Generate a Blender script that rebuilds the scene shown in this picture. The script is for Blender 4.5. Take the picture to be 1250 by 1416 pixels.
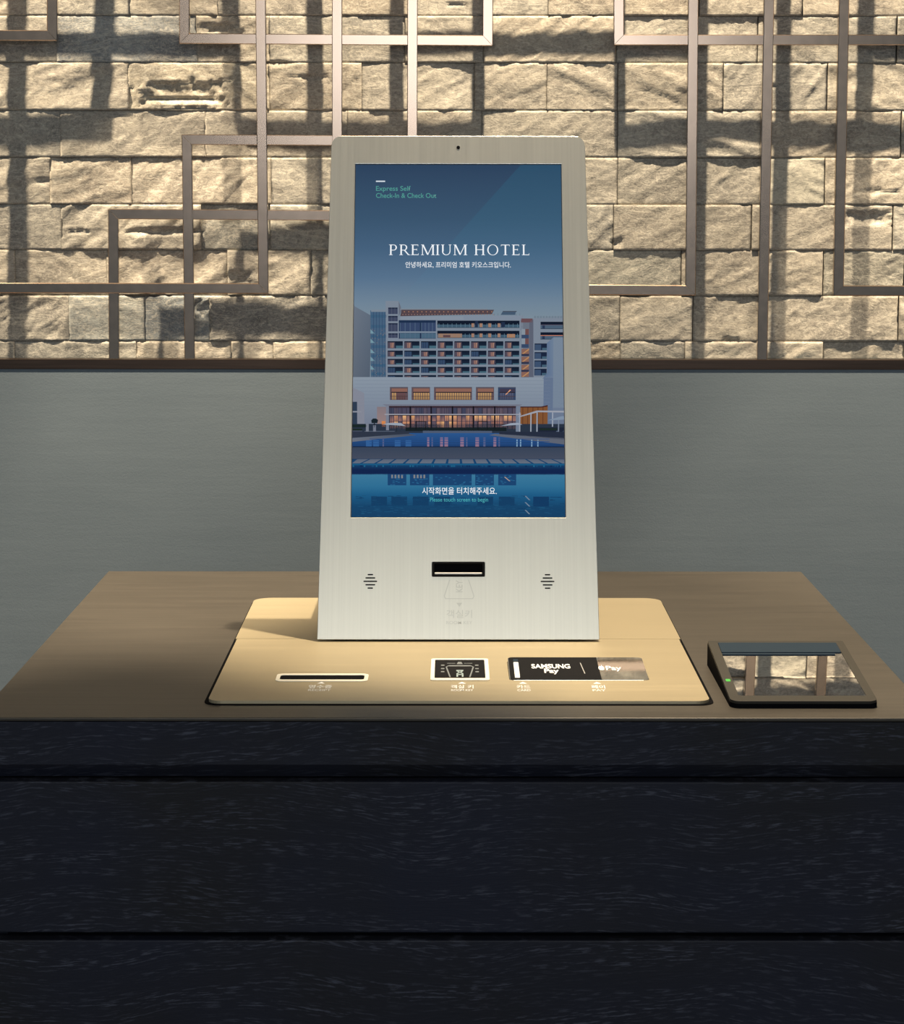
import bpy, bmesh, math, random
from mathutils import Vector, Matrix, noise

for o in list(bpy.data.objects):
    bpy.data.objects.remove(o, do_unlink=True)
S = bpy.context.scene
C = S.collection
HC = 0.92            # height of the counter top above the floor
COS, SIN = math.cos, math.sin

# ------------------------------------------------------------------ camera
F_PX, PITCH, YAW, ROLL = 3205.82, 0.1370, -0.0006, 0.0008
CAM = Vector((-0.0061, -2.3616, HC + 0.5419))
W0 = Vector((0, COS(PITCH), -SIN(PITCH))); U0 = Vector((0, SIN(PITCH), COS(PITCH))); R0 = Vector((1, 0, 0))
R1 = COS(ROLL) * R0 + SIN(ROLL) * U0
U1 = -SIN(ROLL) * R0 + COS(ROLL) * U0
MZ = Matrix.Rotation(YAW, 3, 'Z')
RV, UV_, WV = MZ @ R1, MZ @ U1, MZ @ W0
cd = bpy.data.cameras.new('camera'); cam = bpy.data.objects.new('camera', cd); C.objects.link(cam)
cd.sensor_fit = 'HORIZONTAL'; cd.sensor_width = 36.0; cd.lens = F_PX / 1250 * 36.0
cd.clip_start = 0.05; cd.clip_end = 60
m = Matrix.Identity(4)
for i in range(3):
    m[i][0], m[i][1], m[i][2], m[i][3] = RV[i], UV_[i], -WV[i], CAM[i]
cam.matrix_world = m
S.camera = cam

# ------------------------------------------------------------------ world, lights, exposure
S.view_settings.view_transform = 'Standard'; S.view_settings.look = 'None'
S.view_settings.exposure = 0.0; S.view_settings.gamma = 1.0; S.view_settings.use_curve_mapping = False
wd = bpy.data.worlds.new('lobby'); S.world = wd; wd.use_nodes = True
wd.node_tree.nodes['Background'].inputs[0].default_value = (0.52, 0.75, 1.0, 1)
wd.node_tree.nodes['Background'].inputs[1].default_value = 0.25

def spot(name, x, power, dx=0.0, col=(1.0, 0.83, 0.605)):
    l = bpy.data.lights.new(name, 'SPOT'); l.energy = power; l.color = col
    l.spot_size = math.radians(72); l.spot_blend = 0.28; l.shadow_soft_size = 0.022
    o = bpy.data.objects.new(name, l); C.objects.link(o)
    o.location = (x, 1.03, HC + 2.24)
    d = Vector((dx, 0.20, -1.45))
    o.rotation_euler = d.to_track_quat('-Z', 'Y').to_euler()
spot('wall_washer_light', -1.36, 600)
spot('wall_washer_light', 0.20, 510, 0.22)
spot('wall_washer_light', 1.76, 480)

def area(name, loc, size, power, col, aim):
    l = bpy.data.lights.new(name, 'AREA'); l.shape = 'RECTANGLE'; l.size, l.size_y = size
    l.energy = power; l.color = col
    o = bpy.data.objects.new(name, l); C.objects.link(o); o.location = loc
    o.rotation_euler = (Vector(aim) - Vector(loc)).to_track_quat('-Z', 'Y').to_euler()
area('lobby_ceiling_light', (0.0, -4.6, HC + 2.36), (3.0, 1.2), 74, (1.0, 0.93, 0.77), (0, -4.4, 0))
area('lobby_window_light', (0.1, -5.9, HC + 1.30), (1.9, 0.9), 45, (0.80, 0.88, 1.0), (0.1, 0, HC + 1.2))

# ------------------------------------------------------------------ helpers
def onY(px, py, Y):
    d = WV + (px - 625) / F_PX * RV - (py - 708) / F_PX * UV_
    return CAM + d * ((Y - CAM.y) / d.y)

def lin(c):
    f = lambda v: v / 12.92 if v <= 0.04045 else ((v + 0.055) / 1.055) ** 2.4
    return tuple(f(v / 255) for v in c[:3]) + (1.0,)

def link(name, me, mat, parent=None):
    o = bpy.data.objects.new(name, me); C.objects.link(o)
    if mat and not me.materials: me.materials.append(mat)
    if parent: o.parent = parent
    return o

def obj(name, bm, mat, parent=None, smooth=False):
    me = bpy.data.meshes.new(name); bm.normal_update(); bm.to_mesh(me); bm.free()
    if smooth:
        for p in me.polygons: p.use_smooth = True
    return link(name, me, mat, parent)

def box(bm, a, b, bev=0.0, seg=2):
    vs = bmesh.ops.create_cube(bm, size=1)['verts']
    for v in vs:
        v.co = Vector([(a[i] + b[i]) / 2 + v.co[i] * (b[i] - a[i]) for i in range(3)])
    if bev:
        es = list({e for v in vs for e in v.link_edges})
        bmesh.ops.bevel(bm, geom=es, offset=bev, segments=seg, affect='EDGES', profile=0.5)

def boxobj(name, a, b, mat, parent=None, bev=0.0):
    bm = bmesh.new(); box(bm, a, b, bev); return obj(name, bm, mat, parent)

def rrect(x0, y0, x1, y1, r, n=6):
    """rounded rectangle; r = one radius or (x0y0, x1y0, x1y1, x0y1)"""
    rs = r if isinstance(r, (tuple, list)) else (r,) * 4
    out = []
    for (cx, cy, a0), rr in zip(((x0, y0, 180), (x1, y0, 270), (x1, y1, 0), (x0, y1, 90)), rs):
        sx = 1 if cx == x0 else -1; sy = 1 if cy == y0 else -1
        if rr <= 0: out.append((cx, cy)); continue
        for k in range(n + 1):
            a = math.radians(a0 + 90 * k / n)
            out.append((cx + sx * rr + rr * COS(a), cy + sy * rr + rr * SIN(a)))
    return out

def plate(bm, outer, holes, z0, z1, M, bev=0.0):
    """flat plate with holes in local (u, v, w), mapped by matrix M"""
    tmp = bmesh.new(); edges = []
    for loop in [outer] + list(holes):
        vs = [tmp.verts.new((p[0], p[1], z1)) for p in loop]
        edges += [tmp.edges.new((vs[i], vs[(i + 1) % len(vs)])) for i in range(len(vs))]
    bmesh.ops.triangle_fill(tmp, use_beauty=True, use_dissolve=False, edges=edges)
    top = list(tmp.faces)
    for f in top:
        f.normal_update()
        if f.normal.z < 0: f.normal_flip()
    ext = bmesh.ops.extrude_face_region(tmp, geom=top)
    nv = [g for g in ext['geom'] if isinstance(g, bmesh.types.BMVert)]
    for v in nv: v.co.z = z0
    bmesh.ops.recalc_face_normals(tmp, faces=tmp.faces)
    tmp.transform(M)
    me = bpy.data.meshes.new('tmp'); tmp.to_mesh(me); tmp.free()
    bm.from_mesh(me); bpy.data.meshes.remove(me)

def plateobj(name, outer, holes, z0, z1, M, mat, parent, bev=0.0):
    bm = bmesh.new(); plate(bm, outer, holes, z0, z1, M)
    o = obj(name, bm, mat, parent)
    if bev:
        md = o.modifiers.new('bevel', 'BEVEL'); md.width = bev; md.segments = 2; md.limit_method = 'ANGLE'; md.angle_limit = math.radians(50)
    return o

def tag(o, label=None, cat=None, group=None, kind=None):
    if label: o['label'] = label
    if cat: o['category'] = cat
    if group: o['group'] = group
    if kind: o['kind'] = kind
    return o

def empty(name, loc, label, cat):
    o = bpy.data.objects.new(name, None); C.objects.link(o); o.location = loc; o.empty_display_size = 0.1
    return tag(o, label, cat)

def keep(child, parent):
    """parent without moving the mesh (parents here are unrotated empties)"""
    child.parent = parent; child.matrix_parent_inverse = Matrix.Translation(-Vector(parent.location))

# ------------------------------------------------------------------ materials
def mat(name, col=(0.5, 0.5, 0.5), rough=0.5, metal=0.0, spec=0.5, ior=None):
    m = bpy.data.materials.new(name); m.use_nodes = True
    b = m.node_tree.nodes['Principled BSDF']
    b.inputs['Base Color'].default_value = (*col[:3], 1); b.inputs['Roughness'].default_value = rough
    b.inputs['Metallic'].default_value = metal; b.inputs['Specular IOR Level'].default_value = spec
    if ior: b.inputs['IOR'].default_value = ior
    return m
def nd(m, t, **k):
    n = m.node_tree.nodes.new(t)
    for a, v in k.items():
        if a in n.inputs: n.inputs[a].default_value = v
        else: setattr(n, a, v)
    return n
def ln(m, a, b): m.node_tree.links.new(a, b)
def bs(m): return m.node_tree.nodes['Principled BSDF']
def coords(m, scale=(1, 1, 1), rot=(0, 0, 0), kind='Object'):
    tc = nd(m, 'ShaderNodeTexCoord'); mp = nd(m, 'ShaderNodeMapping')
    mp.inputs['Scale'].default_value = scale; mp.inputs['Rotation'].default_value = rot
    ln(m, tc.outputs[kind], mp.inputs[0]); return mp.outputs[0]
def geo_pos(m, scale=(1, 1, 1), rot=(0, 0, 0)):
    g = nd(m, 'ShaderNodeNewGeometry'); mp = nd(m, 'ShaderNodeMapping')
    mp.inputs['Scale'].default_value = scale; mp.inputs['Rotation'].default_value = rot
    ln(m, g.outputs['Position'], mp.inputs[0]); return mp.outputs[0]
def ramp(m, fac, stops):
    r = nd(m, 'ShaderNodeValToRGB'); e = r.color_ramp.elements
    e[0].position, e[0].color = stops[0][0], (*stops[0][1], 1); e[1].position, e[1].color = stops[-1][0], (*stops[-1][1], 1)
    for p, c in stops[1:-1]:
        x = e.new(p); x.color = (*c, 1)
    ln(m, fac, r.inputs[0]); return r.outputs[0]
def mixc(m, a, b, fac, blend='MIX'):
    x = nd(m, 'ShaderNodeMix', data_type='RGBA', blend_type=blend)
    if isinstance(fac, float): x.inputs[0].default_value = fac
    else: ln(m, fac, x.inputs[0])
    for s, v in ((6, a), (7, b)):
        if isinstance(v, tuple): x.inputs[s].default_value = (*v[:3], 1)
        else: ln(m, v, x.inputs[s])
    return x.outputs[2]
def bump(m, h, strength, dist):
    b = nd(m, 'ShaderNodeBump'); b.inputs['Strength'].default_value = strength; b.inputs['Distance'].default_value = dist
    ln(m, h, b.inputs['Height']); ln(m, b.outputs[0], bs(m).inputs['Normal'])

def m_stone():
    m = mat('split_face_stone', rough=0.75, spec=0.35)
    oi = nd(m, 'ShaderNodeObjectInfo')
    off = nd(m, 'ShaderNodeVectorMath', operation='SCALE'); off.inputs[0].default_value = (37, 11, 53); ln(m, oi.outputs['Random'], off.inputs['Scale'])
    g = nd(m, 'ShaderNodeNewGeometry')
    add = nd(m, 'ShaderNodeVectorMath', operation='ADD'); ln(m, g.outputs['Position'], add.inputs[0]); ln(m, off.outputs[0], add.inputs[1])
    def nz(scale, detail, rough, stretch=(1, 1, 1), rot=(0, 0, 0), dist=0.0):
        mp = nd(m, 'ShaderNodeMapping'); mp.inputs['Scale'].default_value = stretch; mp.inputs['Rotation'].default_value = rot
        ln(m, add.outputs[0], mp.inputs[0])
        n = nd(m, 'ShaderNodeTexNoise', Scale=scale, Detail=detail, Roughness=rough, Distortion=dist); ln(m, mp.outputs[0], n.inputs['Vector']); return n.outputs['Fac']
    big = nz(9, 4, 0.6); fine = nz(95, 5, 0.65, (1, 1, 1.5), (0, 0.5, 0), 1.2); vein = nz(16, 6, 0.6, (0.6, 1, 2.4), (0, 0.6, 0), 2.0)
    base = ramp(m, big, [(0.30, (0.235, 0.215, 0.185)), (0.5, (0.32, 0.295, 0.25)), (0.72, (0.40, 0.365, 0.30))])
    base = mixc(m, base, oi.outputs['Color'], 1.0, 'MULTIPLY')
    vn = ramp(m, vein, [(0.47, (0, 0, 0)), (0.5, (1, 1, 1)), (0.53, (0, 0, 0))])
    base = mixc(m, base, (0.62, 0.57, 0.47), mixc(m, (0, 0, 0), (0.5, 0.5, 0.5), vn))
    fr = ramp(m, fine, [(0.30, (0.42, 0.42, 0.43)), (0.5, (0.92, 0.92, 0.92)), (0.70, (1.38, 1.36, 1.30))])
    base = mixc(m, base, fr, 0.7, 'MULTIPLY')
    scr = nz(62, 3, 0.55, (1, 1, 1.25), (0, 0.7, 0), 2.6)
    sl = ramp(m, scr, [(0.455, (0, 0, 0)), (0.49, (1, 1, 1)), (0.525, (0, 0, 0))])
    base = mixc(m, base, (0.56, 0.51, 0.41), mixc(m, (0, 0, 0), (0.55, 0.55, 0.55), sl))
    ln(m, base, bs(m).inputs['Base Color'])
    h = nd(m, 'ShaderNodeMath', operation='MULTIPLY_ADD'); ln(m, vein, h.inputs[0]); h.inputs[1].default_value = 0.8; ln(m, fine, h.inputs[2])
    bump(m, h.outputs[0], 0.5, 0.0016)
    return m

def m_metal(name, col, rough, scale=(900, 6, 6), amt=0.12, metal=1.0, colvar=0.12, dirrot=(0, 0, 0)):
    m = mat(name, col, rough, metal)
    v = geo_pos(m, scale, dirrot)
    n = nd(m, 'ShaderNodeTexNoise', Scale=1.0, Detail=3.0, Roughness=0.6); ln(m, v, n.inputs['Vector'])
    r = nd(m, 'ShaderNodeMapRange'); r.inputs[3].default_value = rough - amt * 0.5; r.inputs[4].default_value = rough + amt * 0.5
    ln(m, n.outputs['Fac'], r.inputs[0]); ln(m, r.outputs[0], bs(m).inputs['Roughness'])
    c = ramp(m, n.outputs['Fac'], [(0.3, tuple(x * (1 - colvar) for x in col)), (0.7, tuple(min(1, x * (1 + colvar)) for x in col))])
    ln(m, c, bs(m).inputs['Base Color'])
    return m

def m_wood():
    m = mat('black_stained_oak', rough=0.6, spec=0.22)
    oi = nd(m, 'ShaderNodeObjectInfo')
    off = nd(m, 'ShaderNodeVectorMath', operation='SCALE'); off.inputs[0].default_value = (17, 0, 29); ln(m, oi.outputs['Random'], off.inputs['Scale'])
    g = nd(m, 'ShaderNodeNewGeometry')
    add = nd(m, 'ShaderNodeVectorMath', operation='ADD'); ln(m, g.outputs['Position'], add.inputs[0]); ln(m, off.outputs[0], add.inputs[1])
    warp = nd(m, 'ShaderNodeTexNoise', Scale=2.6, Detail=2.0, Roughness=0.5); ln(m, add.outputs[0], warp.inputs['Vector'])
    wv = nd(m, 'ShaderNodeVectorMath', operation='MULTIPLY_ADD'); ln(m, warp.outputs['Color'], wv.inputs[0]); wv.inputs[1].default_value = (0.0, 0, 0.13); ln(m, add.outputs[0], wv.inputs[2])
    def nz(scale, st, d):
        mp = nd(m, 'ShaderNodeMapping'); mp.inputs['Scale'].default_value = st; ln(m, wv.outputs[0], mp.inputs[0])
        n = nd(m, 'ShaderNodeTexNoise', Scale=scale, Detail=d, Roughness=0.6); ln(m, mp.outputs[0], n.inputs['Vector']); return n.outputs['Fac']
    grain = nz(1.0, (46, 46, 430), 4.0); rings = nz(1.0, (4, 4, 60), 2.0)
    gs = ramp(m, grain, [(0.52, (0, 0, 0)), (0.63, (1, 1, 1))])
    rs = ramp(m, rings, [(0.40, (0, 0, 0)), (0.62, (1, 1, 1))])
    k = mixc(m, (0, 0, 0), gs, rs)
    pt = nd(m, 'ShaderNodeTexNoise', Scale=3.2, Detail=2.0); ln(m, add.outputs[0], pt.inputs['Vector'])
    dark = ramp(m, pt.outputs['Fac'], [(0.38, (0.0125, 0.0125, 0.0150)), (0.60, (0.0115, 0.0135, 0.0250))])
    col = mixc(m, dark, (0.054, 0.058, 0.078), k)
    ln(m, col, bs(m).inputs['Base Color'])
    bump(m, grain, 0.25, 0.001)
    return m

def m_top():
    m = mat('dark_bronze_laminate', (0.075, 0.060, 0.043), 0.42, 0.35)
    n = nd(m, 'ShaderNodeTexNoise', Scale=1.0, Detail=4.0, Roughness=0.65); ln(m, geo_pos(m, (7, 220, 7)), n.inputs['Vector'])
    ln(m, ramp(m, n.outputs['Fac'], [(0.3, (0.042, 0.035, 0.026)), (0.7, (0.072, 0.061, 0.046))]), bs(m).inputs['Base Color'])
    n2 = nd(m, 'ShaderNodeTexNoise', Scale=700.0, Detail=2.0); ln(m, geo_pos(m), n2.inputs['Vector'])
    bump(m, n2.outputs['Fac'], 0.08, 0.0004)
    return m

def m_plaster():
    m = mat('grey_painted_plaster', (0.115, 0.124, 0.128), 0.7, 0, 0.3)
    n = nd(m, 'ShaderNodeTexNoise', Scale=1.0, Detail=5.0, Roughness=0.6); ln(m, geo_pos(m, (2.2, 2, 5)), n.inputs['Vector'])
    ln(m, ramp(m, n.outputs['Fac'], [(0.3, (0.110, 0.138, 0.160)), (0.7, (0.130, 0.160, 0.182))]), bs(m).inputs['Base Color'])
    n1 = nd(m, 'ShaderNodeTexNoise', Scale=1.0, Detail=3.0, Roughness=0.5); ln(m, geo_pos(m, (5, 5, 60)), n1.inputs['Vector'])
    n2 = nd(m, 'ShaderNodeTexNoise', Scale=420.0, Detail=2.0); ln(m, geo_pos(m), n2.inputs['Vector'])
    h = nd(m, 'ShaderNodeMath', operation='MULTIPLY_ADD'); ln(m, n1.outputs['Fac'], h.inputs[0]); h.inputs[1].default_value = 1.5; ln(m, n2.outputs['Fac'], h.inputs[2])
    bump(m, h.outputs[0], 0.12, 0.0012)
    return m

STONE = m_stone(); WOOD = m_wood(); TOP = m_top(); PLASTER = m_plaster()
BRONZE = m_metal('brushed_bronze', (0.35, 0.252, 0.180), 0.21, (60, 60, 60), 0.04, 1.0, 0.05)
RAIL = m_metal('dark_bronze_rail', (0.07, 0.048, 0.036), 0.35, (8, 300, 300), 0.1)
STEEL = m_metal('brushed_champagne_steel', (0.74, 0.735, 0.67), 0.35, (420, 4, 4), 0.05, 1.0, 0.03)
GOLD = m_metal('satin_gold_plate', (0.455, 0.380, 0.240), 0.38, (5, 260, 5), 0.10, 0.55, 0.05)
SIDE = m_metal('kiosk_side_bronze', (0.30, 0.26, 0.21), 0.4, (40, 40, 40), 0.1)
BLACK = mat('matt_black', (0.004, 0.004, 0.005), 0.8, 0, 0.03)
DARK = mat('charcoal_plastic', (0.012, 0.012, 0.013), 0.8, 0, 0.03)
FRAME = mat('olive_black_frame', (0.030, 0.027, 0.021), 0.45, 0, 0.2)
NAVY = mat('slate_blue_plastic', (0.022, 0.036, 0.052), 0.8, 0, 0.05)
GLASS = mat('black_glass', (0.004, 0.004, 0.005), 0.03, 0, 1.0, 4.5)
MIRROR = mat('coated_scanner_glass', (0.004, 0.004, 0.005), 0.012, 0, 1.0, 5.0)
RIM = mat('ivory_rim', (0.85, 0.80, 0.66), 0.5)
WHITE = mat('white_print', (0.93, 0.93, 0.90), 0.7)
FAINT = mat('grey_print', (0.62, 0.62, 0.57), 0.42, 0.85)
GREYP = mat('grey_line_print', (0.16, 0.18, 0.19), 0.5)
LIP = mat('silver_lip', (0.85, 0.80, 0.72), 0.35, 0.6)
JOINT = mat('grey_mortar', (0.15, 0.145, 0.135), 0.9)
FLOORM = mat('grey_floor_tile', (0.10, 0.10, 0.10), 0.35)
CEIL = mat('white_ceiling', (0.6, 0.6, 0.6), 0.8)
def m_emit(name, attr=True, col=(1, 1, 1), s=1.0):
    m = mat(name, (0.0, 0.0, 0.0), 0.25, 0, 0.08)
    b = bs(m); b.inputs['Emission Strength'].default_value = s
    if attr:
        a = nd(m, 'ShaderNodeVertexColor'); a.layer_name = 'Col'; ln(m, a.outputs[0], b.inputs['Emission Color'])
    else: b.inputs['Emission Color'].default_value = (*col[:3], 1)
    return m
SCREEN = m_emit('lit_display')
LED = m_emit('green_led', False, (0.15, 0.75, 0.10), 1.0)

# ------------------------------------------------------------------ the setting
YL = 1.500          # front plane of the metal lattice and the grey wall
YS = 1.557          # mean face of the stone
ZR0, ZR1 = HC + 0.2495, HC + 0.2662
tag(boxobj('floor', (-4, -6, -0.1), (4, 1.9, 0), FLOORM), kind='structure')
tag(boxobj('ceiling', (-4, -6, HC + 2.40), (4, 1.9, HC + 2.5), CEIL), kind='structure')
tag(boxobj('wall_lower', (-3.5, YL + 0.001, 0), (3.5, 1.85, ZR0 + 0.004), PLASTER), 'grey plaster wall below the stone', None, None, 'structure')
wall = tag(boxobj('wall_back', (-3.5, YS + 0.022, ZR0 + 0.004), (3.5, 1.85, HC + 2.40), JOINT), 'split-face stone wall', None, None, 'structure')
bm = bmesh.new(); box(bm, (-3.5, YL - 0.0005, ZR0), (3.5, YL + 0.030, ZR1), 0.0008)
trim = tag(obj('trim_1', bm, RAIL), 'dark bronze rail at the foot of the stone', None, None, 'structure')

# split-face stones, course by course (joints measured on the stone plane)
JY = [-300, -235, -170, -106, -42, 22, 87, 153, 218, 283, 346, 409, 472, 498]
JX = {5: [79, 272, 372, 560, 668, 852, 1048, 1240], 4: [178, 300, 467, 570, 758, 967, 1110],
      6: [178, 372, 500, 656, 756, 854, 1000, 1144], 7: [84, 284, 480, 666, 854, 1052, 1246], 8: [181, 374, 560, 700, 854, 1052, 1140],
      9: [85, 278, 374, 520, 690, 848, 1039, 1234], 10: [148, 315, 430, 600, 780, 942, 1138], 11: [96, 200, 290, 470, 640, 857, 958, 1242],
      12: [20, 188, 320, 378, 560, 720, 858, 947, 1138]}
TINT = {(11, 96): (0.85, 0.95, 1.05), (11, 200): (0.72, 0.84, 1.0), (8, 1052): (1.25, 1.28, 1.25), (10, 780): (0.92, 0.97, 0.98), (10, 1138): (0.9, 0.93, 0.92),
        (5, 79): (0.85, 0.95, 1.1), (11, 290): (0.8, 0.84, 0.9), (6, 178): (1.0, .97, .9), (9, 278): (0.9, 0.97, 1.02), (9, 374): (0.95, 1, 1.05)}
# broken-out chips: px centre, half size, depth
CHIPS = [(252, 128, 54, 15, 0.016), (302, 40, 28, 7, 0.014), (225, 320, 52, 5, 0.012), (112, 320, 14, 3, 0.010), (330, 390, 16, 18, 0.012), (280, 440, 11, 22, 0.014),
         (1195, 302, 34, 9, 0.012), (1075, 118, 18, 2, 0.008), (425, 107, 40, 2, 0.009), (630, 6, 14, 2, 0.010), (852, 337, 8, 6, 0.010), (1010, 470, 14, 3, 0.010),
         (250, 137, 48, 2, 0.016), (262, 149, 40, 2, 0.016), (388, 88, 20, 3, 0.010), (1215, 265, 30, 3, 0.008), (60, 250, 12, 3, 0.006)]
chips = [(onY(a, b, YS), c * 0.00122, d * 0.00122, e) for a, b, c, d, e in CHIPS]
rnd = random.Random(11)
def fb(v, o=3):
    return noise.fractal(v, 0.9, 2.1, o)
def make_stone(x0, x1, z0, z1, k, proud):
    sd = Vector((rnd.uniform(-50, 50), rnd.uniform(-50, 50), rnd.uniform(-50, 50)))
    STEP = 0.0036
    nx = max(4, int((x1 - x0) / STEP)); nz_ = max(4, int((z1 - z0) / STEP))
    ang = rnd.uniform(0.25, 0.9) * rnd.choice((1, 1, -1)); ca, sa = COS(ang), SIN(ang)
    tx, tz = rnd.uniform(-0.012, 0.012), rnd.uniform(-0.03, 0.015)
    amp = rnd.uniform(0.6, 1.25); cx, cz = (x0 + x1) / 2, (z0 + z1) / 2
    verts = []; 
    for j in range(nz_ + 1):
        z = z0 + (z1 - z0) * j / nz_
        for i in range(nx + 1):
            x = x0 + (x1 - x0) * i / nx
            a, b = x * ca + z * sa, -x * sa + z * ca
            h = 0.0016 * fb(Vector((x * 11, z * 16, 0)) + sd)
            t = fb(Vector((a * 7, b * 30, 3)) + sd, 3) * 2.6
            fl = math.floor(t); fr_ = t - fl
            h += 0.0009 * (fl + min(1, max(0, (fr_ - 0.78) / 0.22)))
            h += 0.00045 * fb(Vector((a * 55, b * 110, 5)) + sd, 2)
            rg = 1 - abs(noise.noise(Vector((a * 9, b * 26, 8)) + sd)) * 5
            if rg > 0: h += 0.0009 * rg
            h *= amp
            h += tx * (x - cx) + tz * (z - cz)
            for (p, cw, ch, dp) in chips:
                u = (x - p.x) / cw; w = (z - p.z) / ch
                if abs(u) < 1.6 and abs(w) < 1.8:
                    rr = (max(abs(u), abs(w)) if ch > 0.007 else max(u * u, abs(w) / max(0.2, 1.1 - u * u))) + 0.45 * noise.noise(Vector((x * 38, z * 95, 1))) + 0.30 * noise.noise(Vector((x * 120, z * 170, 4)))
                    if rr < 1:
                        st = (1 - rr) * 3.2; f0 = math.floor(st)
                        h -= dp * 0.30 * (min(2.0, f0 + min(1, (st - f0) * 4)) / 2 + 0.35) + 0.0012 * noise.noise(Vector((x * 60, z * 320, 9)))
            h = max(-0.016, min(0.012, h)) + proud
            e = min(i, nx - i, j, nz_ - j)
            if e == 0: h -= 0.0004
            verts.append((x, YS - h, z))
    nf = len(verts); W = nx + 1
    faces = [(j * W + i, j * W + i + 1, (j + 1) * W + i + 1, (j + 1) * W + i) for j in range(nz_) for i in range(nx)]
    ring = [i for i in range(W)] + [j * W + nx for j in range(1, nz_ + 1)] + [nz_ * W + i for i in range(nx - 1, -1, -1)] + [j * W for j in range(nz_ - 1, 0, -1)]
    for q, r in enumerate(ring):
        verts.append((verts[r][0], YS + 0.023, verts[r][2]))
    n = len(ring)
    for q in range(n):
        faces.append((ring[q], nf + q, nf + (q + 1) % n, ring[(q + 1) % n]))
    me = bpy.data.meshes.new('stone'); me.from_pydata(verts, [], faces); me.update()
    for p in me.polygons[:nx * nz_]: p.use_smooth = True
    o = link('stone', me, STONE, wall)
    return o
for r in range(len(JY) - 1):
    js = JX.get(r)
    if js is None:
        js = []; x = 60 + rnd.uniform(0, 120)
        while x < 1250: js.append(x); x += rnd.uniform(110, 210)
    js = list(js)
    while js[0] > -800: js.insert(0, js[0] - rnd.uniform(110, 205))
    while js[-1] < 2050: js.append(js[-1] + rnd.uniform(110, 205))
    for a, b in zip(js, js[1:]):
        p0 = onY(a, JY[r + 1], YS); p1 = onY(b, JY[r], YS); zc = onY(625, JY[r + 1], YS).z; zd = onY(625, JY[r], YS).z
        pr = rnd.uniform(-0.0018, 0.0020)
        o = make_stone(p0.x + 0.0001, p1.x - 0.0001, zc + 0.0002, zd - 0.0002, r, pr)
        t = TINT.get((r, a)); v = rnd.uniform(0.9, 1.1); w = rnd.uniform(-0.03, 0.05)
        o.color = (*(t or (v * (1 + w), v, v * (1 - w))), 1)

# metal lattice: mitred flat bars in front of the stone
lat = empty('metal_lattice', (0, YL, ZR1), 'bronze metal lattice of overlapping rectangles in front of the stone wall', 'lattice')
BW, BD = 0.0168, 0.012
def bar(pts, layer):
    """one continuous bar through wall-plane pixel points, mitred at its bends"""
    P = [onY(x, y, YL) for x, y in pts]
    n = len(P); y0 = YL + 0.0002 + layer * 0.0011; y1 = YL + BD
    ch = 0.0011; rows = []
    for i, p in enumerate(P):
        d0 = (P[i] - P[i - 1]).normalized() if i else (P[1] - P[0]).normalized()
        d1 = (P[i + 1] - P[i]).normalized() if i < n - 1 else d0
        n0 = Vector((-d0.z, 0, d0.x)); n1 = Vector((-d1.z, 0, d1.x))
        nn = n0 + n1; nn = nn / max(0.2, nn.dot(n0)) if i not in (0, n - 1) else n0
        hw = BW / 2
        rows.append([Vector((p.x, y, p.z)) + nn * s for s, y in ((-hw, y1), (-hw, y0 + ch), (-hw + ch, y0), (hw - ch, y0), (hw, y0 + ch), (hw, y1))])
    for i in range(n - 1):
        d = (P[i + 1] - P[i]).normalized(); e = 0.0004
        ra = [v + d * (e if i else 0) for v in rows[i]]; rb = [v - d * (e if i < n - 2 else 0) for v in rows[i + 1]]
        bm = bmesh.new(); A = [bm.verts.new(v) for v in ra]; B = [bm.verts.new(v) for v in rb]
        for k in range(6): bm.faces.new((A[k], A[(k + 1) % 6], B[(k + 1) % 6], B[k]))
        bm.faces.new(A[::-1]); bm.faces.new(B)
        bmesh.ops.recalc_face_normals(bm, faces=bm.faces)
        keep(obj('lattice_bar', bm, BRONZE), lat)
T = -330
bar([(72, T), (71.5, 49), (-860, 46)], 1)
bar([(254, T), (254.5, 53), (674.5, 56), (676, T)], 2)
bar([(357, T), (364, 399), (-860, 396)], 0)
bar([(466, T), (466, 495)], 1)
bar([(571, T), (569.5, 495)], 1)
bar([(620, 195), (258, 193), (262, 496)], 1.5)
bar([(620, 299), (156, 296), (157.2, 496)], 2)
bar([(855, T), (856, 55), (2110, 55)], 2)
bar([(962, T), (955, 401.5), (700, 400)], 0)
bar([(1070, T), (1054.3, 497)], 1)
bar([(1174, T), (1159.8, 402), (2110, 405)], 0)
bar([(-860, -58), (350, -56)], 3)
bar([(578, -56), (955, -55)], 3)
bar([(1180, -54), (2110, -53)], 3)
bar([(-42, T), (-36, 496)], 0.5)

# ------------------------------------------------------------------ counter
DEP = 0.942
ctr = empty('reception_counter', (0, DEP / 2, 0), 'dark wood counter with a bronze laminate top carrying the kiosk', 'counter')
bm = bmesh.new(); box(bm, (-0.5, 0.0, HC - 0.004), (0.5, DEP, HC), 0.0012); keep(obj('worktop', bm, TOP), ctr)
bm = bmesh.new()                                                    # apron with a chamfered lower edge
pr = [(0.0, -0.0045), (0.0, -0.050), (0.012, -0.0655), (0.03, -0.0655), (0.03, -0.0045)]
A = [bm.verts.new((-0.5, y, HC + z)) for y, z in pr]; B = [bm.verts.new((0.5, y, HC + z)) for y, z in pr]
for i in range(5): bm.faces.new((A[i], A[(i + 1) % 5], B[(i + 1) % 5], B[i]))
bm.faces.new(A[::-1]); bm.faces.new(B); bmesh.ops.recalc_face_normals(bm, faces=bm.faces)
keep(obj('apron', bm, WOOD), ctr)
z = HC - 0.0685
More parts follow.
